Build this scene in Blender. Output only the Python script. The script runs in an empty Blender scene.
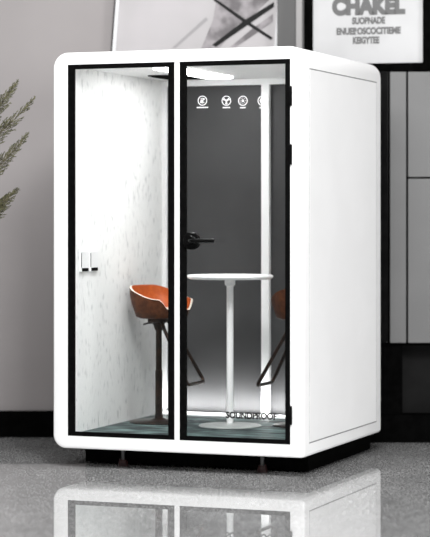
import bpy, bmesh, math, random
from mathutils import Vector, Matrix
random.seed(4)
S = bpy.context.scene
COL = S.collection
PI = math.pi

# ------------------------------------------------------------------ materials
def mat(name, color, rough=.5, metal=0., spec=.5, emit=None, estr=0.):
    m = bpy.data.materials.new(name); m.use_nodes = True
    b = m.node_tree.nodes['Principled BSDF']
    b.inputs['Base Color'].default_value = (*color, 1)
    b.inputs['Roughness'].default_value = rough
    b.inputs['Metallic'].default_value = metal
    b.inputs['Specular IOR Level'].default_value = spec
    if emit:
        b.inputs['Emission Color'].default_value = (*emit, 1)
        b.inputs['Emission Strength'].default_value = estr
    return m

def noisy(m, scale, stretch, c0, c1, lo=.4, hi=.6, detail=3., bump=0., coord='Object', rough=None):
    """procedural colour variation c0..c1 driven by stretched noise"""
    nt = m.node_tree; N = nt.nodes; Lk = nt.links
    b = N['Principled BSDF'] if 'Principled BSDF' in N else None
    tc = N.new('ShaderNodeTexCoord'); mp = N.new('ShaderNodeMapping')
    mp.inputs['Scale'].default_value = stretch
    nz = N.new('ShaderNodeTexNoise'); nz.inputs['Scale'].default_value = scale; nz.inputs['Detail'].default_value = detail
    rp = N.new('ShaderNodeValToRGB')
    rp.color_ramp.elements[0].position = lo; rp.color_ramp.elements[0].color = (*c0, 1)
    rp.color_ramp.elements[1].position = hi; rp.color_ramp.elements[1].color = (*c1, 1)
    Lk.new(tc.outputs[coord], mp.inputs['Vector']); Lk.new(mp.outputs[0], nz.inputs['Vector'])
    Lk.new(nz.outputs['Fac'], rp.inputs['Fac'])
    if b: Lk.new(rp.outputs['Color'], b.inputs['Base Color'])
    if bump and b:
        bp = N.new('ShaderNodeBump'); bp.inputs['Strength'].default_value = bump; bp.inputs['Distance'].default_value = .004
        Lk.new(nz.outputs['Fac'], bp.inputs['Height']); Lk.new(bp.outputs[0], b.inputs['Normal'])
    return m, rp

M = {}
M['white'] = noisy(mat('white_powder_coat', (.86,.86,.86), .45, spec=.3), 3., (1,1,1), (.85,.85,.85), (.87,.87,.87))[0]
M['black'] = noisy(mat('black_aluminium', (.004,.004,.004), .6, spec=.04), 40., (1,1,1), (.0015,.0015,.0015), (.003,.003,.003))[0]
M['gloss_black'] = noisy(mat('gloss_black', (.004,.004,.004), .25, spec=.1), 20., (1,1,1), (.003,.003,.003), (.005,.005,.005))[0]
M['seal'] = noisy(mat('grey_seal', (.22,.22,.22), .7, spec=.2), 30., (1,1,1), (.2,.2,.2), (.25,.25,.25))[0]
M['felt'] = noisy(mat('white_felt', (.85,.85,.85), .95, spec=.05), 46., (1,1,.45), (.60,.605,.60), (.88,.88,.87), .27, .44, 5., bump=.25)[0]
M['backgrey'] = noisy(mat('grey_back', (.06,.06,.061), .5, spec=.25), 4., (1,1,1), (.043,.043,.044), (.048,.048,.049))[0]
M['mat'] = noisy(mat('teal_mat', (.1,.2,.2), .5, spec=.3), 5., (1,2.4,1), (.008,.02,.022), (.20,.30,.285), .44, .72, 5.)[0]
M['led'] = mat('led', (1,1,1), .5, emit=(1,1,1), estr=25.)
M['ledstrip'] = mat('led_strip', (1,1,1), .5, emit=(1,.99,.98), estr=1.15)
M['leather_shade'] = noisy(mat('shaded_leather', (.16,.05,.015), .5, spec=.2), 30., (1,1,1), (.062,.017,.004), (.105,.03,.008), bump=.15)[0]  # outer side of the stool leather, darkened to carry its shade
M['orange'] = noisy(mat('orange_leather', (.55,.13,.02), .4), 30., (1,1,1), (.42,.075,.008), (.5,.1,.012), bump=.15)[0]
M['highlight'] = noisy(mat('seat_highlight', (.8,.72,.62), .4), 25., (1,1,1), (.76,.68,.58), (.82,.75,.66))[0]  # pale tone stands in for highlights on seat and rim
M['bronze'] = noisy(mat('dark_bronze', (.035,.018,.01), .3, metal=.6), 30., (1,1,1), (.010,.005,.003), (.03,.013,.006))[0]
M['foot'] = noisy(mat('red_foot', (.06,.008,.008), .4), 30., (1,1,1), (.018,.003,.003), (.028,.005,.004))[0]
M['steel'] = mat('steel', (.12,.12,.12), .3, metal=1.)
M['tablegrey'] = noisy(mat('table_base_grey', (.4,.42,.41), .4), 10., (1,1,1), (.34,.36,.355), (.42,.44,.43))[0]
M['decal'] = mat('white_vinyl', (.85,.85,.85), .6)
M['ink'] = mat('black_vinyl', (.006,.006,.006), .6, spec=.2)
M['cabgrey'] = noisy(mat('grey_lacquer', (.22,.22,.22), .45, spec=.3), 2., (1,1,1), (.17,.17,.17), (.185,.185,.185))[0]
M['cabdark'] = noisy(mat('niche_grey', (.012,.012,.012), .7, spec=.1), 8., (1,1,1), (.007,.007,.007), (.009,.009,.009))[0]
M['matteblack'] = noisy(mat('matte_black', (.0025,.0025,.0025), .9, spec=.0), 20., (1,1,1), (.002,.002,.002), (.003,.003,.003))[0]
M['paper'] = noisy(mat('paper', (.8,.8,.8), .8, spec=.1), 3., (1,1,1), (.56,.56,.565), (.60,.60,.605))[0]
M['greyink'] = mat('grey_ink', (.15,.15,.15), .8)
M['artpaper'] = noisy(mat('art_paper', (.7,.67,.69), .8, spec=.1), 2., (1,1,1), (.44,.425,.43), (.48,.46,.47))[0]
M['artgrey'] = noisy(mat('art_wash', (.34,.32,.33), .8, spec=.1), 9., (1,1,1), (.16,.15,.155), (.34,.32,.33))[0]
M['artgrey2'] = mat('art_wash_light', (.33,.32,.325), .8, spec=.1)
M['framewhite'] = mat('frame_white', (.66,.66,.67), .5)
M['infill'] = noisy(mat('infill_grey', (.10,.10,.10), .6), 3., (1,1,.2), (.075,.074,.074), (.13,.128,.127))[0]
M['band'] = noisy(mat('band_grey', (.33,.32,.32), .6), 3., (1,1,.2), (.3,.29,.29), (.36,.35,.35))[0]
M['wall'] = noisy(mat('wall_paint', (.40,.375,.375), .9, spec=.1), 1.5, (1,1,1), (.325,.305,.304), (.342,.321,.32))[0]
M['needle'] = noisy(mat('needle', (.07,.075,.03), .6), 60., (1,1,1), (.016,.018,.006), (.15,.15,.075), .35, .65)[0]
M['twig'] = noisy(mat('twig', (.09,.075,.04), .7), 30., (1,1,1), (.07,.055,.03), (.12,.1,.055))[0]
M['pot'] = noisy(mat('stone_pot', (.35,.34,.33), .7), 14., (1,1,1), (.3,.29,.28), (.4,.39,.38))[0]
M['soil'] = noisy(mat('soil', (.04,.028,.02), .95), 60., (1,1,1), (.02,.014,.01), (.06,.045,.03), bump=.5)[0]

def glass_mat():
    m = bpy.data.materials.new('clear_glass'); m.use_nodes = True
    N = m.node_tree.nodes; Lk = m.node_tree.links
    N.remove(N['Principled BSDF'])
    t = N.new('ShaderNodeBsdfTransparent'); g = N.new('ShaderNodeBsdfGlossy'); x = N.new('ShaderNodeMixShader')
    t.inputs['Color'].default_value = (.985,.99,.99,1)
    g.inputs['Roughness'].default_value = .01; g.inputs['Color'].default_value = (1,1,1,1)
    x.inputs[0].default_value = .025
    Lk.new(t.outputs[0], x.inputs[1]); Lk.new(g.outputs[0], x.inputs[2])
    Lk.new(x.outputs[0], N['Material Output'].inputs['Surface'])
    return m
M['glass'] = glass_mat()

def floor_mat():
    m = bpy.data.materials.new('speckled_polished_floor'); m.use_nodes = True
    N = m.node_tree.nodes; Lk = m.node_tree.links
    N.remove(N['Principled BSDF'])
    tc = N.new('ShaderNodeTexCoord')
    def noise(sc, st, det):
        mp = N.new('ShaderNodeMapping'); mp.inputs['Scale'].default_value = st
        nz = N.new('ShaderNodeTexNoise'); nz.inputs['Scale'].default_value = sc; nz.inputs['Detail'].default_value = det
        Lk.new(tc.outputs['Object'], mp.inputs[0]); Lk.new(mp.outputs[0], nz.inputs['Vector'])
        return nz
    a = noise(150., (1,.14,1), 2.); b = noise(5., (1,.5,1), 3.)
    ra = N.new('ShaderNodeValToRGB'); ra.color_ramp.elements[0].position = .3; ra.color_ramp.elements[1].position = .7
    ra.color_ramp.elements[0].color = (.17,.17,.17,1); ra.color_ramp.elements[1].color = (.68,.68,.68,1)
    rb = N.new('ShaderNodeValToRGB'); rb.color_ramp.elements[0].position = .3; rb.color_ramp.elements[1].position = .7
    rb.color_ramp.elements[0].color = (.8,.8,.8,1); rb.color_ramp.elements[1].color = (1,1,1,1)
    Lk.new(a.outputs['Fac'], ra.inputs[0]); Lk.new(b.outputs['Fac'], rb.inputs[0])
    mx = N.new('ShaderNodeMix'); mx.data_type = 'RGBA'; mx.blend_type = 'MULTIPLY'; mx.inputs[0].default_value = 1.
    Lk.new(ra.outputs[0], mx.inputs[6]); Lk.new(rb.outputs[0], mx.inputs[7])
    d = N.new('ShaderNodeBsdfDiffuse'); g = N.new('ShaderNodeBsdfGlossy'); x = N.new('ShaderNodeMixShader')
    Lk.new(mx.outputs[2], d.inputs[0])
    g.inputs['Roughness'].default_value = .004
    x.inputs[0].default_value = FLOOR_MIRROR
    Lk.new(d.outputs[0], x.inputs[1]); Lk.new(g.outputs[0], x.inputs[2])
    Lk.new(x.outputs[0], N['Material Output'].inputs['Surface'])
    return m
FLOOR_MIRROR = .65
M['floor'] = floor_mat()

# ------------------------------------------------------------------ mesh helpers
def box(bm, x0, x1, y0, y1, z0, z1, bev=0., seg=2, mtx=None):
    r = bmesh.ops.create_cube(bm, size=1.)
    vs = r['verts']
    bmesh.ops.scale(bm, vec=(x1-x0, y1-y0, z1-z0), verts=vs)
    bmesh.ops.translate(bm, vec=((x0+x1)/2, (y0+y1)/2, (z0+z1)/2), verts=vs)
    if bev:
        es = list({e for v in vs for e in v.link_edges})
        o = bmesh.ops.bevel(bm, geom=es, offset=bev, segments=seg, affect='EDGES', profile=.5)
        vs = list({v for f in o['faces'] for v in f.verts} | {v for v in vs if v.is_valid})
    if mtx: bmesh.ops.transform(bm, matrix=mtx, verts=vs)

def lathe(bm, prof, cx=0, cy=0, n=40):
    rings = []
    for r, z in prof:
        if r < 1e-6: rings.append([bm.verts.new((cx, cy, z))])
        else: rings.append([bm.verts.new((cx+r*math.cos(2*PI*i/n), cy+r*math.sin(2*PI*i/n), z)) for i in range(n)])
    for a, b in zip(rings, rings[1:]):
        for i in range(n):
            j = (i+1) % n
            if len(a) == 1 and len(b) == 1: continue
            if len(a) == 1: bm.faces.new((a[0], b[j], b[i]))
            elif len(b) == 1: bm.faces.new((a[i], a[j], b[0]))
            else: bm.faces.new((a[i], a[j], b[j], b[i]))

def tube(bm, pts, r, n=10, taper=None, cap=True):
    pts = [Vector(p) for p in pts]
    rings = []; up = Vector((0,0,1))
    t0 = (pts[1]-pts[0]).normalized()
    nrm = t0.cross(up) if abs(t0.dot(up)) < .95 else t0.cross(Vector((1,0,0)))
    nrm.normalize()
    for i, p in enumerate(pts):
        a = pts[max(i-1,0)]; b = pts[min(i+1,len(pts)-1)]
        t = (b-a).normalized()
        nrm = (nrm - t*nrm.dot(t)).normalized(); bi = t.cross(nrm)
        rr = r if taper is None else r*(1+(taper-1)*i/(len(pts)-1))
        rings.append([bm.verts.new(p + nrm*rr*math.cos(2*PI*k/n) + bi*rr*math.sin(2*PI*k/n)) for k in range(n)])
    for a, b in zip(rings, rings[1:]):
        for k in range(n):
            bm.faces.new((a[k], a[(k+1)%n], b[(k+1)%n], b[k]))
    if cap:
        bm.faces.new(rings[0][::-1]); bm.faces.new(rings[-1])

def fillet(pts, rad, n=5):
    """round the corners of a polyline"""
    pts = [Vector(p) for p in pts]; out = [pts[0]]
    for a, b, c in zip(pts, pts[1:], pts[2:]):
        d1 = (a-b).normalized(); d2 = (c-b).normalized()
        rr = min(rad, (a-b).length*.45, (c-b).length*.45)
        p0 = b+d1*rr; p2 = b+d2*rr
        for i in range(n+1):
            t = i/n
            out.append(p0*(1-t)**2 + b*2*t*(1-t) + p2*t*t)
    out.append(pts[-1]); return out

def link(name, bm, m, parent=None, smooth=False, label=None):
    bmesh.ops.recalc_face_normals(bm, faces=bm.faces[:])
    me = bpy.data.meshes.new(name); bm.to_mesh(me); bm.free()
    o = bpy.data.objects.new(name, me); COL.objects.link(o)
    for x in (m if isinstance(m, (list, tuple)) else [m]): me.materials.append(x)
    if smooth:
        for p in me.polygons: p.use_smooth = True
        try: me.set_sharp_from_angle(angle=math.radians(smooth if smooth is not True else 40))
        except Exception: pass
    if parent: o.parent = parent
    if label: o['label'] = label
    return o

def thing(name, label, cat, loc=(0,0,0), rz=0., group=None):
    o = bpy.data.objects.new(name, None); COL.objects.link(o); o.empty_display_size = .1
    o.location = loc; o.rotation_euler = (0,0,rz); o['label'] = label; o['category'] = cat
    if group: o['group'] = group
    return o

def struct(name, bm, m):
    o = link(name, bm, m); o['kind'] = 'structure'; return o

def ring(bm, x0, x1, z0, z1, X0, X1, Z0, Z1, y0, y1):
    """rectangular frame: inner x0..x1,z0..z1; outer X0..X1,Z0..Z1"""
    def loop(a,b,c,d,y): return [bm.verts.new(p) for p in ((a,y,c),(b,y,c),(b,y,d),(a,y,d))]
    of, ob = loop(X0,X1,Z0,Z1,y0), loop(X0,X1,Z0,Z1,y1)
    nf, nb = loop(x0,x1,z0,z1,y0), loop(x0,x1,z0,z1,y1)
    for i in range(4):
        j = (i+1)%4
        bm.faces.new((of[i],of[j],nf[j],nf[i])); bm.faces.new((ob[j],ob[i],nb[i],nb[j]))
        bm.faces.new((of[j],of[i],ob[i],ob[j])); bm.faces.new((nf[i],nf[j],nb[j],nb[i]))

def text_mesh(s, size, m, mtx, parent, name, bold=0., ext=.001, align='CENTER', width=None):
    cu = bpy.data.curves.new('lettering', 'FONT'); cu.body = s; cu.size = size; cu.align_x = align
    cu.offset = bold; cu.extrude = ext
    o = bpy.data.objects.new('lettering', cu); COL.objects.link(o)
    dg = bpy.context.evaluated_depsgraph_get()
    me = bpy.data.meshes.new_from_object(o.evaluated_get(dg))
    bpy.data.objects.remove(o); bpy.data.curves.remove(cu)
    if width:
        xs = [v.co.x for v in me.vertices]; k = width/(max(xs)-min(xs)); c = (max(xs)+min(xs))/2
        for v in me.vertices: v.co.x = (v.co.x-c)*k
    me.transform(mtx); me.materials.clear(); me.materials.append(m)
    q = bpy.data.objects.new(name, me); COL.objects.link(q)
    if parent: q.parent = parent
    return q

UPRIGHT = Matrix.Rotation(PI/2, 4, 'X')      # text drawn in x-y stood up in x-z, facing -y

# ------------------------------------------------------------------ setting
FLOOR = .012
bm = bmesh.new(); box(bm, -4.5, 4.5, -1.0, 13.45, -.06, FLOOR); struct('floor', bm, M['floor'])
bm = bmesh.new(); box(bm, -4.5, 4.5, 13.16, 13.45, 0, 4.2); struct('wall_back', bm, M['wall'])
bm = bmesh.new(); box(bm, -4.5, .36, 13.135, 13.16, FLOOR, .176, .004); struct('baseboard_back', bm, M['matteblack'])

# ------------------------------------------------------------------ the booth
W, D = 1.4455, 1.4215
ZB, ZT = .119, 2.273
ROT = math.atan2(-.354, .935)
BOOTH = Vector((-.8848, 11.5918, 0))
def inb(x, y, z=0):     # booth coordinates -> world
    return BOOTH + Matrix.Rotation(ROT, 3, 'Z') @ Vector((x, y, z))
booth = thing('soundproof_booth', 'large white rounded soundproof booth with black framed glass front, standing on the grey floor', 'booth', BOOTH, ROT)
OX0, OX1, OZ0, OZ1 = .088, 1.367, .187, 2.207   # the front opening

def rrect(x0, x1, z0, z1, r, n=10):
    out = []
    q = r if isinstance(r, (tuple, list)) else (r,)*4      # lower right, upper right, upper left, lower left
    for cx, cz, a0, r in ((x1-q[0], z0+q[0], -PI/2, q[0]), (x1-q[1], z1-q[1], 0, q[1]), (x0+q[2], z1-q[2], PI/2, q[2]), (x0+q[3], z0+q[3], PI, q[3])):
        for i in range(n+1):
            a = a0 + PI/2*i/n
            out.append((cx+r*math.cos(a), cz+r*math.sin(a)))
    return out
def make_shell():
    bm = bmesh.new()
    R = .085; e = .012
    prof = []      # (inset, y) sections of the outer skin, with eased front and back edges
    for k in range(5):
        a = PI/2*k/4; prof.append((e-e*math.sin(a), e-e*math.cos(a)))
    for k in range(5):
        a = PI/2*k/4; prof.append((e-e*math.cos(a), D-e+e*math.sin(a)))
    loops = [[bm.verts.new((x, y, z)) for x, z in rrect(i, W-i, ZB+i, ZT-i, tuple(k-i for k in (.022, R, R, .072)))] for i, y in prof]
    n = len(loops[0])
    for a, b in zip(loops, loops[1:]):
        for i in range(n): bm.faces.new((a[i], a[(i+1)%n], b[(i+1)%n], b[i]))
    # inner tunnel with matching number of points
    def inner(y):
        pts = rrect(OX0, OX1, OZ0, OZ1, .0005)
        return [bm.verts.new((x, y, z)) for x, z in pts]
    f, k = inner(0), inner(D)
    for i in range(n):
        j = (i+1)%n
        bm.faces.new((loops[0][j], loops[0][i], f[i], f[j]))
        bm.faces.new((f[i], f[j], k[j], k[i]))
        bm.faces.new((loops[-1][i], loops[-1][j], k[j], k[i]))
    return bm
link('shell', make_shell(), M['white'], booth, smooth=35)
bm = bmesh.new(); box(bm, W-.004, W+.002, .086, 1.322, .194, 2.155, .0015); link('side_panel', bm, M['white'], booth)
bm = bmesh.new(); 
for y0,y1,z0,z1 in ((.08,1.328,2.155,2.161),(.08,1.328,.188,.194),(1.322,1.328,.194,2.155),(.0825,.0845,.194,2.155)):
    box(bm, W-.003, W+.0008, y0, y1, z0, z1)
link('panel_seam', bm, M['seal'], booth, label='thin grey line around the side panel')
bm = bmesh.new(); box(bm, .713, .743, .002, .05, OZ0, OZ1, .002); link('mullion', bm, M['white'], booth, label='white post between the two black frames')

def pane_frame(name, x0, x1, ix0, ix1):
    bm = bmesh.new(); ring(bm, ix0, ix1, .211, 2.182, x0, x1, OZ0, OZ1, .003, .016)
    f = link(name, bm, M['black'], booth)
    bm = bmesh.new(); box(bm, ix0-.004, ix1+.004, .008, .014, .207, 2.186)
    link('glass_pane', bm, M['glass'], f, label='clear glass pane')
    return f
win = pane_frame('window_frame', OX0, .713, .128, .677)
door = pane_frame('door', .743, OX1, .781, 1.338)
# hinges stand just proud of the right stile
for z0, z1 in ((1.959,2.064),(1.651,1.76),(.29,.39)):
    bm = bmesh.new(); box(bm, 1.36, 1.378, -.012, .004, z0, z1, .004)
    for k in (1,2):
        zz = z0+(z1-z0)*k/3; box(bm, 1.359, 1.379, -.0126, .003, zz-.002, zz+.002)
    link('hinge', bm, M['gloss_black'], door)
# lever handle
bm = bmesh.new()
esc = [(x, z) for x, z in rrect(.768, .862, 1.205, 1.297, .04)]
fr = [bm.verts.new((x, -.012, z)) for x, z in esc]; bk = [bm.verts.new((x, .006, z)) for x, z in esc]
mid = [bm.verts.new((.815+(x-.815)*.9, -.018, 1.251+(z-1.251)*.9)) for x, z in esc]
for i in range(len(esc)):
    j = (i+1)%len(esc); bm.faces.new((fr[i],fr[j],bk[j],bk[i])); bm.faces.new((mid[i],mid[j],fr[j],fr[i]))
bm.faces.new(mid)
h = link('handle', bm, M['gloss_black'], door, smooth=50, label='black lever handle on a rounded plate')
bm = bmesh.new(); tube(bm, fillet([(.822,-.01,1.252),(.822,-.062,1.252),(.968,-.062,1.2535)], .03), .0115, 12)
lathe(bm, [(0,-.03),(.024,-.03),(.027,-.022),(.027,0)], 0, 0, 24)
# stand the rose of the lever up against the plate
vs = bm.verts[-(24*3+1):]
bmesh.ops.transform(bm, matrix=Matrix.Translation((.822,-.014,1.252)) @ Matrix.Rotation(-PI/2,4,'X') , verts=vs)
h2 = link('lever', bm, M['gloss_black'], booth, smooth=50); h2.parent = door
# printed icons on the door glass
def disc(bm, cx, cz, r0, r1, a0=0, a1=2*PI, n=28, y=.0060):
    pts = []
    for i in range(n+1):
        a = a0+(a1-a0)*i/n
        pts.append(((cx+r0*math.cos(a), cz+r0*math.sin(a)), (cx+r1*math.cos(a), cz+r1*math.sin(a))))
    for p, q in zip(pts, pts[1:]):
        if r0 < 1e-5: vs = [(cx, cz), p[1], q[1]]
        else: vs = [p[0], p[1], q[1], q[0]]
        f = [bm.verts.new((x, y, z)) for x, z in vs]; bm.faces.new(f)
def strip(bm, ax, az, bx_, bz, w, y=.0060):
    d = Vector((bx_-ax, bz-az)).normalized()*w/2; n = Vector((-d.y, d.x))
    bm.faces.new([bm.verts.new((x, y, z)) for x, z in ((ax+n.x,az+n.y),(ax-n.x,az-n.y),(bx_-n.x,bz-n.y),(bx_+n.x,bz+n.y))])
def solid(bm, t=.0014):
    r = bmesh.ops.extrude_face_region(bm, geom=bm.faces[:])
    bmesh.ops.translate(bm, vec=(0,t,0), verts=[v for v in r['geom'] if isinstance(v, bmesh.types.BMVert)])
for k, (cx, cz) in enumerate(((.872,1.997),(1.008,1.994),(1.101,1.992),(1.21,1.99))):
    bm = bmesh.new(); disc(bm, cx, cz, .0225, .0262)
    if k == 0:
        strip(bm, cx-.012, cz-.012, cx+.012, cz+.012, .004); disc(bm, cx-.003, cz-.002, 0, .008)
        disc(bm, cx, cz, .011, .014, PI*.1, PI*.8); disc(bm, cx, cz, .011, .014, PI*1.1, PI*1.8)
    elif k == 1:
        for a in (PI/6, 5*PI/6, 1.5*PI): disc(bm, cx, cz, .002, .019, a-.36, a+.36, 8)
        disc(bm, cx, cz, 0, .006)
    else:
        disc(bm, cx, cz, 0, .007 if k == 2 else .012)
        for i in range(8): strip(bm, cx+.013*math.cos(i*PI/4), cz+.013*math.sin(i*PI/4), cx+.017*math.cos(i*PI/4), cz+.017*math.sin(i*PI/4), .003)
    w = (.033,.021,.016,.018)[k]
    for i in range(6): strip(bm, cx-w+2*w*i/6+.001, cz-.036, cx-w+2*w*(i+1)/6-.001, cz-.036, .007 if k else .006)
    solid(bm); link('icon', bm, M['decal'], door, label=['white round icon with a slash', 'white round icon with three blades', 'white round icon with a small dot', 'white round icon with a large dot'][k])
text_mesh('SOUNDPROOF', .046, M['ink'], Matrix.Translation((1.148, .0068, .315)) @ UPRIGHT, door, 'lettering', bold=.002, ext=.0006, width=.285)['label'] = 'black SOUNDPROOF lettering'

# interior
bm = bmesh.new(); box(bm, OX0, .1, .05, 1.36, OZ0, OZ1); link('wall_lining', bm, M['felt'], booth, label='white flecked felt lining')
bm = bmesh.new(); box(bm, 1.355, OX1, .05, 1.36, OZ0, OZ1); link('wall_lining', bm, M['felt'], booth, label='white flecked felt lining')
bm = bmesh.new(); box(bm, OX0, OX1, 1.36, 1.40, OZ0, OZ1); link('back_panel', bm, M['backgrey'], booth, label='dark grey back panel')
bm = bmesh.new(); box(bm, .736, .786, 1.325, 1.36, .195, 2.165, .003); link('back_post', bm, M['white'], booth, label='white upright on the back panel')
bm = bmesh.new(); box(bm, .1, .128, 1.335, 1.36, .195, 2.165, .003); link('back_post', bm, M['white'], booth, label='white upright in the back corner')
bm = bmesh.new(); box(bm, .1, 1.355, 1.325, 1.36, 2.162, 2.196, .002); link('top_rail', bm, M['white'], booth)
bm = bmesh.new(); box(bm, .1, 1.355, .05, 1.36, 2.196, OZ1); link('ceiling_panel', bm, M['white'], booth)
bm = bmesh.new(); box(bm, .49, .645, .25, 1.09, 2.186, 2.196, .002); cl = link('ceiling_light', bm, M['led'], booth, label='bright ceiling light bar')
bm = bmesh.new(); box(bm, .225, .452, .805, 1.135, 2.188, 2.1965, .002)
for k in range(9): box(bm, .24, .44, .83+k*.034, .84+k*.034, 2.185, 2.189)
link('air_vent', bm, M['matteblack'], booth, label='black slotted ceiling vent')
bm = bmesh.new(); box(bm, .1, 1.355, .048, 1.36, OZ0, .195); link('floor_mat', bm, M['mat'], booth, label='teal marbled floor')
bm = bmesh.new(); box(bm, .128, 1.355, 1.27, 1.285, .195, .212, .002); link('light_strip', bm, M['ledstrip'], booth, label='glowing white strip at the foot of the back panel')

for y0, y1 in ((.125,.235),(.25,.362)):
    bm = bmesh.new(); box(bm, .0995, .112, y0, y1, 1.075, 1.19, .004)
    s = link('wall_socket', bm, M['white'], booth, label='white socket plate')
    bm = bmesh.new(); box(bm, .111, .1135, y0+.012, y1-.012, 1.078, 1.096, .002); box(bm, .111, .1135, y0+.002, y0+.008, 1.1, 1.18, .001)
    link('socket_slot', bm, M['black'], s, label='dark socket slot')
bm = bmesh.new(); box(bm, .085, W-.06, .245, D-.015, FLOOR+.01, .118); link('under_shade', bm, M['matteblack'], booth, label='black box added as the shade under the booth')  # black box standing in for the shadow beneath the booth
for x in (.335, 1.145):
    for y in (.19,):
        bm = bmesh.new(); lathe(bm, [(0,FLOOR),(.027,FLOOR),(.028,FLOOR+.004),(.026,.035),(.022,.038),(.022,.05),(0,.05)], x, y, 24)
        f = link('foot', bm, M['foot'], booth, smooth=True, label='dark red levelling foot')
        bm = bmesh.new(); lathe(bm, [(0,.05),(.012,.05),(.012,.118),(0,.118)], x, y, 16)
        link('threaded_rod', bm, M['steel'], f, smooth=True)

# ------------------------------------------------------------------ things inside the booth
FZ = .195
tb = thing('bar_table', 'tall white round pedestal table between two bar stools inside the glass booth', 'table', inb(.7625,.725,FZ), ROT)
bm = bmesh.new(); lathe(bm, [(0,.832),(.226,.832),(.24,.838),(.245,.846),(.243,.853),(.236,.856),(0,.857)], n=72); link('tabletop', bm, M['white'], tb, smooth=True)
bm = bmesh.new(); lathe(bm, [(0,.012),(.0195,.012),(.0195,.79),(.03,.8),(.03,.826),(.06,.83),(.06,.8325),(0,.8325)], n=32); link('pole', bm, M['white'], tb, smooth=True)
bm = bmesh.new(); lathe(bm, [(0,0),(.176,0),(.178,.004),(.172,.009),(.05,.014),(.024,.018),(0,.018)], n=64); link('base', bm, M['tablegrey'], tb, smooth=True, label='pale grey round base')

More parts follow.
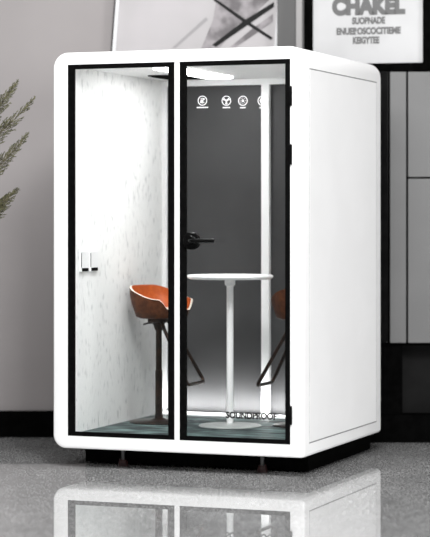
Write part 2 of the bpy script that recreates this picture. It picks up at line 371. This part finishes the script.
def smooth01(t): t = max(0., min(1., t)); return t*t*(3-2*t)
def make_stool(label, loc, rz, group, swivel=0.):
    t = thing('bar_stool', label, 'stool', loc, rz, group)
    # bucket shell: low lip in front, arms rising to a back
    bm = bmesh.new(); NT = 56; rows = []
    prof = [(0,0),(.35,.0),(.66,.003),(.8,.014),(.87,.05)]
    nv = 9
    def rim(th):
        a = abs((th+PI) % (2*PI) - PI)       # 0 front .. pi back
        k = smooth01((a-.55)/.38); b = smooth01((a-.9)/(PI-1.3))
        return .052 + k*.062 + b*.078
    def R(th):
        c, s = math.cos(th), math.sin(th)
        rx = .178 if c > 0 else .165
        return 1/((abs(c)/rx)**2.5 + (abs(s)/.176)**2.5)**(1/2.5)
    c0 = bm.verts.new((0,0,.597))
    for fr, z in prof[1:]:
        rows.append([bm.verts.new((R(2*PI*i/NT)*fr*math.cos(2*PI*i/NT), R(2*PI*i/NT)*fr*math.sin(2*PI*i/NT), .597+z)) for i in range(NT)])
    for k in range(1, nv+1):
        row = []
        for i in range(NT):
            th = 2*PI*i/NT; hh = rim(th); q = k/nv
            z = .05 + (hh-.05)*q
            fr = .87 + .13*(1-(1-min(1,(z-.05)/.1))**1.5)
            row.append(bm.verts.new((R(th)*fr*math.cos(th), R(th)*fr*math.sin(th), .597+z)))
        rows.append(row)
    for i in range(NT): bm.faces.new((c0, rows[0][i], rows[0][(i+1)%NT]))
    for a, b in zip(rows, rows[1:]):
        for i in range(NT): bm.faces.new((a[i], a[(i+1)%NT], b[(i+1)%NT], b[i]))
    for f in bm.faces: f.smooth = True
    bmesh.ops.recalc_face_normals(bm, faces=bm.faces[:])
    # make sure the outside is outside (the bottom must face down), then give it thickness inwards
    if c0.link_faces[0].normal.z > 0: bmesh.ops.reverse_faces(bm, faces=bm.faces[:])
    inner = {}; th_ = .011
    bm.normal_update()
    for v in bm.verts[:]: inner[v] = v.co - v.normal*th_
    outer = bm.faces[:]
    nvt = {v: bm.verts.new(c) for v, c in inner.items()}
    for f in outer:
        g = bm.faces.new([nvt[v] for v in reversed(f.verts)]); g.material_index = 1; g.smooth = True
    top = rows[-1]
    for i in range(NT):
        a, b = top[i], top[(i+1)%NT]
        g = bm.faces.new((b, a, nvt[a], nvt[b])); g.material_index = 2
    bmesh.ops.translate(bm, vec=(.02,0,0), verts=bm.verts[:]); bmesh.ops.rotate(bm, cent=(0,0,0), matrix=Matrix.Rotation(swivel,3,'Z'), verts=bm.verts[:]); link('seat_shell', bm, [M['leather_shade'], M['orange'], M['highlight']], t, smooth=50, label='orange leather darkened brown outside for shade, with a pale highlight painted on the edge')
    bm = bmesh.new(); rings = []
    for fr, z in ((0,.66),(.5,.66),(.66,.656),(.74,.648),(.76,.636),(.72,.622)):
        if fr == 0: rings.append([bm.verts.new((0,0,z))])
        else: rings.append([bm.verts.new((R(2*PI*i/NT)*fr*math.cos(2*PI*i/NT)+.024, R(2*PI*i/NT)*fr*math.sin(2*PI*i/NT), z)) for i in range(NT)])
    for a, b in zip(rings, rings[1:]):
        for i in range(NT):
            j = (i+1)%NT
            if len(a) == 1: bm.faces.new((a[0], b[i], b[j]))
            else: bm.faces.new((a[i], b[i], b[j], a[j]))
    bm.faces.new(rings[-1][::-1])
    bmesh.ops.rotate(bm, cent=(0,0,0), matrix=Matrix.Rotation(swivel,3,'Z'), verts=bm.verts[:])
    link('seat_pad', bm, M['highlight'], t, smooth=60, label='seat pad painted pale for its highlight')
    bm = bmesh.new(); box(bm, -.05, .06, -.05, .05, .578, .598, .004); lathe(bm, [(0,.53),(.022,.53),(.032,.56),(.045,.58),(0,.58)], n=24)
    tube(bm, [(-.02,.0,.573),(-.06,-.02,.571),(-.085,-.03,.562)], .005, 8)
    link('bracket', bm, M['bronze'], t, smooth=40)
    bm = bmesh.new(); lathe(bm, [(0,.01),(.021,.01),(.021,.3),(.0175,.302),(.0175,.56),(0,.56)], n=28); link('pole', bm, M['bronze'], t, smooth=40)
    bm = bmesh.new(); lathe(bm, [(0,0),(.168,0),(.17,.004),(.164,.009),(.05,.014),(.026,.026),(.022,.05),(0,.05)], n=56); link('base', bm, M['bronze'], t, smooth=40)
    bm = bmesh.new()
    tube(bm, fillet([(.035,-.04,.585),(.06,-.075,.55),(.230,-.13,.230),(.230,.13,.230),(.06,.075,.55),(.035,.04,.585)], .03), .0105, 10)
    link('footrest', bm, M['bronze'], t, smooth=50, label='bent bronze footrest loop')
    return t
make_stool('brown and orange bucket bar stool beside the white speckled wall, left of the white table', inb(.297,.8,FZ), ROT, 'bar stools in the booth', -.35)
make_stool('brown bucket bar stool right of the white table, half hidden by the door frame', inb(1.138,.9,FZ), ROT+PI, 'bar stools in the booth', -1.0)

# ------------------------------------------------------------------ cabinet and what stands on it
CY = 12.83
cab = thing('wall_cabinet', 'tall grey fronted cabinet on a black base behind the booth at right', 'cabinet', (0,0,0))
bm = bmesh.new(); box(bm, .36, 2.1, CY+.022, 13.155, .60, 2.2625); link('body', bm, M['matteblack'], cab)
for x0, x1, z0, z1 in ((1.058,1.155,.616,2.254),(1.167,1.75,1.619,2.254),(1.167,1.75,.616,1.608)):
    bm = bmesh.new(); box(bm, x0, x1, CY, CY+.022, z0, z1, .0025); link('door', bm, M['cabgrey'], cab)
bm = bmesh.new(); box(bm, .38, 1.046, CY+.004, CY+.022, .616, 2.254, .0025); link('door', bm, M['gloss_black'], cab, label='glossy black door')
bm = bmesh.new(); box(bm, 1.135, 2.1, 12.98, 13.155, .18, .60); link('niche', bm, M['cabdark'], cab)
bm = bmesh.new(); box(bm, .36, 1.135, CY+.03, 13.155, .18, .60); link('side_support', bm, M['matteblack'], cab)
bm = bmesh.new(); box(bm, .36, 2.1, CY+.004, 13.155, FLOOR, .18); link('plinth', bm, M['matteblack'], cab)

# poster
def framed(name, label, cat, w, h, fw, fd, fm, pm, mtx):
    t = thing(name, label, cat); t.matrix_world = mtx
    bm = bmesh.new(); ring(bm, fw, w-fw, fw, h-fw, 0, w, 0, h, 0, fd); link('frame', bm, fm, t)
    bm = bmesh.new(); box(bm, fw*.6, w-fw*.6, fd*.5, fd*.8, fw*.6, h-fw*.6); link('print', bm, pm, t)
    return t
P0 = Vector((.5492, 13.085, 2.2635)); P1 = Vector((1.312, 12.88, 2.2635))
pw = (P1-P0).length; pa = math.atan2(P1.y-P0.y, P1.x-P0.x)
post = framed('framed_poster', 'white lettered poster in a black frame standing on the cabinet', 'poster', pw, .98, .052, .035, M['matteblack'], M['paper'], Matrix.Translation(P0) @ Matrix.Rotation(pa, 4, 'Z'))
for s, size, z, wd, b, cx in (('CHAKEL', .135, .36, .455, .0105, .40), ('SUOPNADE', .055, .297, .205, .003, .40), ('ENUEROSCOCITIEME', .055, .234, .40, .003, .40), ('KEIGYTEE', .055, .177, .165, .003, .385)):
    text_mesh(s, size, M['greyink'], Matrix.Translation((cx, .0165, z)) @ UPRIGHT, post, 'lettering', bold=b, ext=.0008, width=wd)

# narrow upright body added to fill the dark gap between poster and picture
bd = thing('gap_infill', 'narrow dark grey upright infill between the picture and the lettered poster', 'infill', (0,0,0))
bm = bmesh.new(); box(bm, .385, .547, 13.06, 13.08, 2.2635, 3.2, .003); link('panel', bm, M['infill'], bd)
bm = bmesh.new(); box(bm, .498, .535, 13.05, 13.06, 2.2635, 3.2, .002); link('band', bm, M['band'], bd, label='pale grey band')

# large picture on the wall, hanging slightly askew
A0 = Vector((-.6385, 13.11, 2.36))
pic = framed('framed_picture', 'large white framed abstract picture with crossed black strokes, hung above the booth', 'picture', 1.018, 1.25, .022, .035, M['framewhite'], M['artpaper'],
             Matrix.Translation(A0) @ Matrix.Rotation(math.radians(4.2), 4, 'Y') @ Matrix.Translation((0,0,-.28)))
bm = bmesh.new(); box(bm, -.006, 0, 0, .045, 0, 1.25); box(bm, 1.018, 1.03, .005, .045, 0, 1.25); box(bm, 0, 1.018, .036, .045, 0, 1.25); link('backing', bm, M['matteblack'], pic, label='black edge behind the white frame')
inv = pic.matrix_world.inverted()
def onpic(px, py):
    # a point of the print under the picture coordinates of the photograph
    Y = 13.128
    p = Vector(((px-215)/2123*Y, Y, 1.39-FLOOR+(214.8-py)/2123*Y)); q = inv @ p
    return q.x, q.z
def stroke(name, pts, m, y, label=None):
    bm = bmesh.new(); bm.faces.new([bm.verts.new((*[onpic(*p)[0]], y, onpic(*p)[1])) for p in pts]); solid(bm, .0007)
    o = link(name, bm, m, pic); 
    if label: o['label'] = label
stroke('wash', [(201,47),(213,18),(216,0),(225,-30),(262,-34),(273,-6),(255,12),(236,24),(220,46)], M['artgrey'], .0165, 'grey wash')
stroke('brush_stroke', [(172,46),(176,46),(208,18),(206,15)], M['artgrey2'], .0160, 'faint grey stroke')
stroke('brush_stroke', [(229,46),(235,46),(273,20),(273,12),(252,27)], M['artgrey'], .0155, 'grey stroke')
stroke('brush_stroke', [(212,43),(216,45),(274,5),(274,0),(245,18)], M['ink'], .0150, 'thick black stroke')
stroke('brush_stroke', [(213,-2),(216,-3),(246,18),(273,36),(271,38),(243,20)], M['ink'], .0145, 'thin black stroke')

# ------------------------------------------------------------------ plant reaching in from the left
PX, PY = -1.42, 11.5
pl = thing('potted_plant', 'feathery green conifer-like potted plant reaching in at the left edge', 'plant', (PX,PY,FLOOR))
bm = bmesh.new(); lathe(bm, [(0,0),(.13,0),(.14,.01),(.175,.40),(.178,.42),(.16,.42),(.155,.38),(0,.38)], n=40); link('pot', bm, M['pot'], pl, smooth=40)
bm = bmesh.new(); lathe(bm, [(0,.37),(.155,.37),(.12,.385),(0,.395)], n=32); link('soil', bm, M['soil'], pl)
bm = bmesh.new(); tube(bm, [(0,0,.36),(.01,.01,.8),(-.01,0,1.2),(.0,-.01,1.55),(-.02,0,1.9)], .016, 10, .4); link('stem', bm, M['twig'], pl, smooth=True)
def needle(bm, p, d, L, w):
    d = d.normalized(); s = d.cross(Vector((random.uniform(-1,1), random.uniform(-1,1), random.uniform(-1,1)))).normalized()*w
    n = d.cross(s).normalized()*w*.6
    a = bm.verts.new(p); b = bm.verts.new(p+d*L*.45+s); c = bm.verts.new(p+d*L*.45-s); e = bm.verts.new(p+d*L); g = bm.verts.new(p+d*L*.45+n)
    for f in ((a,b,g),(a,g,c),(b,e,g),(g,e,c),(a,c,b),(b,c,e)): bm.faces.new(f)
def bez(a, b, c, t): return a*(1-t)**2 + b*2*t*(1-t) + c*t*t
def clothe(bm, pts, dens, L, w):
    for p, q in zip(pts, pts[1:]):
        d = (q-p); n = max(1, int(d.length*dens))
        for k in range(n):
            r = Vector((random.gauss(0,1), random.gauss(0,1), random.gauss(0,1)))
            needle(bm, p+d*(k/n), d.normalized()*1.0 + r*.30, L*random.uniform(.7,1.3), w)
def make_branch(tip, root, sag=.06):
    tip = Vector(tip); root = Vector(root)
    mid = (tip+root)/2 + Vector((.03,0,-sag))
    pts = [bez(root, mid, tip, i/24) for i in range(25)]
    bt = bmesh.new(); tube(bt, pts, .0045, 6, .25)
    bn = bmesh.new(); clothe(bn, pts[6:], 420, .014, .0028)
    for k in range(4, 24):
        for sgn in (1, -1):
            if random.random() < .12: continue
            p = pts[k]; ax = (pts[min(k+1,24)]-pts[k-1]).normalized()
            side = ax.cross(Vector((0,1,0))).normalized()*sgn
            Lt = (.17*(1-k/24.3)**.9+.006)*random.uniform(.75,1.15)
            d = (ax*1.0 + side*.36 + Vector((0,random.uniform(-.35,.35),0))).normalized()
            tp = [p, p+d*Lt*.5+ax*.004, p+d*Lt+ax*Lt*.12]
            tube(bt, tp, .0022, 5, .4)
            clothe(bn, [bez(tp[0],tp[1],tp[2],i/4) for i in range(5)], 430, .013, .0026)
    br = link('branch', bt, M['twig'], pl, smooth=True)
    link('foliage', bn, M['needle'], br)
def at(px, py, Y): return Vector(((px-215)/2123*Y - PX, Y-PY, 1.39-FLOOR+(214.8-py)/2123*Y))
for tip, Y in (((18,80),11.48),((35,97),11.48),((28,133),11.48),((18,189),11.48)):
    tp = at(*tip, Y); make_branch(tp, (0, 0, tp.z-(.36 if tip[1] < 150 else .2)), .05)
make_branch(at(4,205,11.48), (0,0,1.3), .03)
for a, z in ((2.4,1.75),(3.3,1.5),(4.2,1.9),(2.9,2.0),(1.5,1.7),(4.9,1.55)):
    make_branch((.28*math.cos(a), .28*math.sin(a), z), (0,0,z-.35), .05)

# ------------------------------------------------------------------ light
def area(name, loc, target, size, power, color=(1,1,1), sy=None):
    l = bpy.data.lights.new(name, 'AREA'); l.energy = power; l.size = size; l.color = color
    if sy: l.shape = 'RECTANGLE'; l.size_y = sy
    o = bpy.data.objects.new(name, l); COL.objects.link(o); o.location = loc
    o.rotation_euler = (Vector(target)-Vector(loc)).to_track_quat('-Z', 'Y').to_euler()
    return o
area('key_softbox', (.75,6.3,5.0), (-.1,12,1.2), 1.4, 320)
area('side_softbox', (6.0,8.0,3.0), (.6,12,1.2), 2.0, 215)
area('overhead_fill', (-.9,8.9,4.8), (-.6,9.6,0), 2.4, 240)  # added overhead lamp, brightens the floor
u = area('panel_fill', inb(.74,1.25,.216), inb(.74,1.36,.31), 1.2, 6.5, sy=.02); u.data.spread = math.radians(105)  # added lamp, gives the lower back panel its pale gradient
w = bpy.data.worlds.new('world'); S.world = w; w.use_nodes = True
w.node_tree.nodes['Background'].inputs[0].default_value = (1,1,1,1)
w.node_tree.nodes['Background'].inputs[1].default_value = .12

# ------------------------------------------------------------------ camera
cd = bpy.data.cameras.new('camera'); cam = bpy.data.objects.new('camera', cd); COL.objects.link(cam)
cam.location = (0,0,1.39); cam.rotation_euler = (PI/2,0,0)
cd.sensor_fit = 'VERTICAL'; cd.sensor_height = 36.; cd.lens = 2123/537*36
cd.shift_y = -(268.5-214.8)/537
cd.clip_start = .1; cd.clip_end = 60
cd.dof.use_dof = True; cd.dof.focus_distance = 11.55; cd.dof.aperture_fstop = 1.5
S.camera = cam
S.view_settings.view_transform = 'Standard'; S.view_settings.look = 'None'
S.view_settings.exposure = 0.; S.view_settings.gamma = 1.; S.view_settings.use_curve_mapping = False
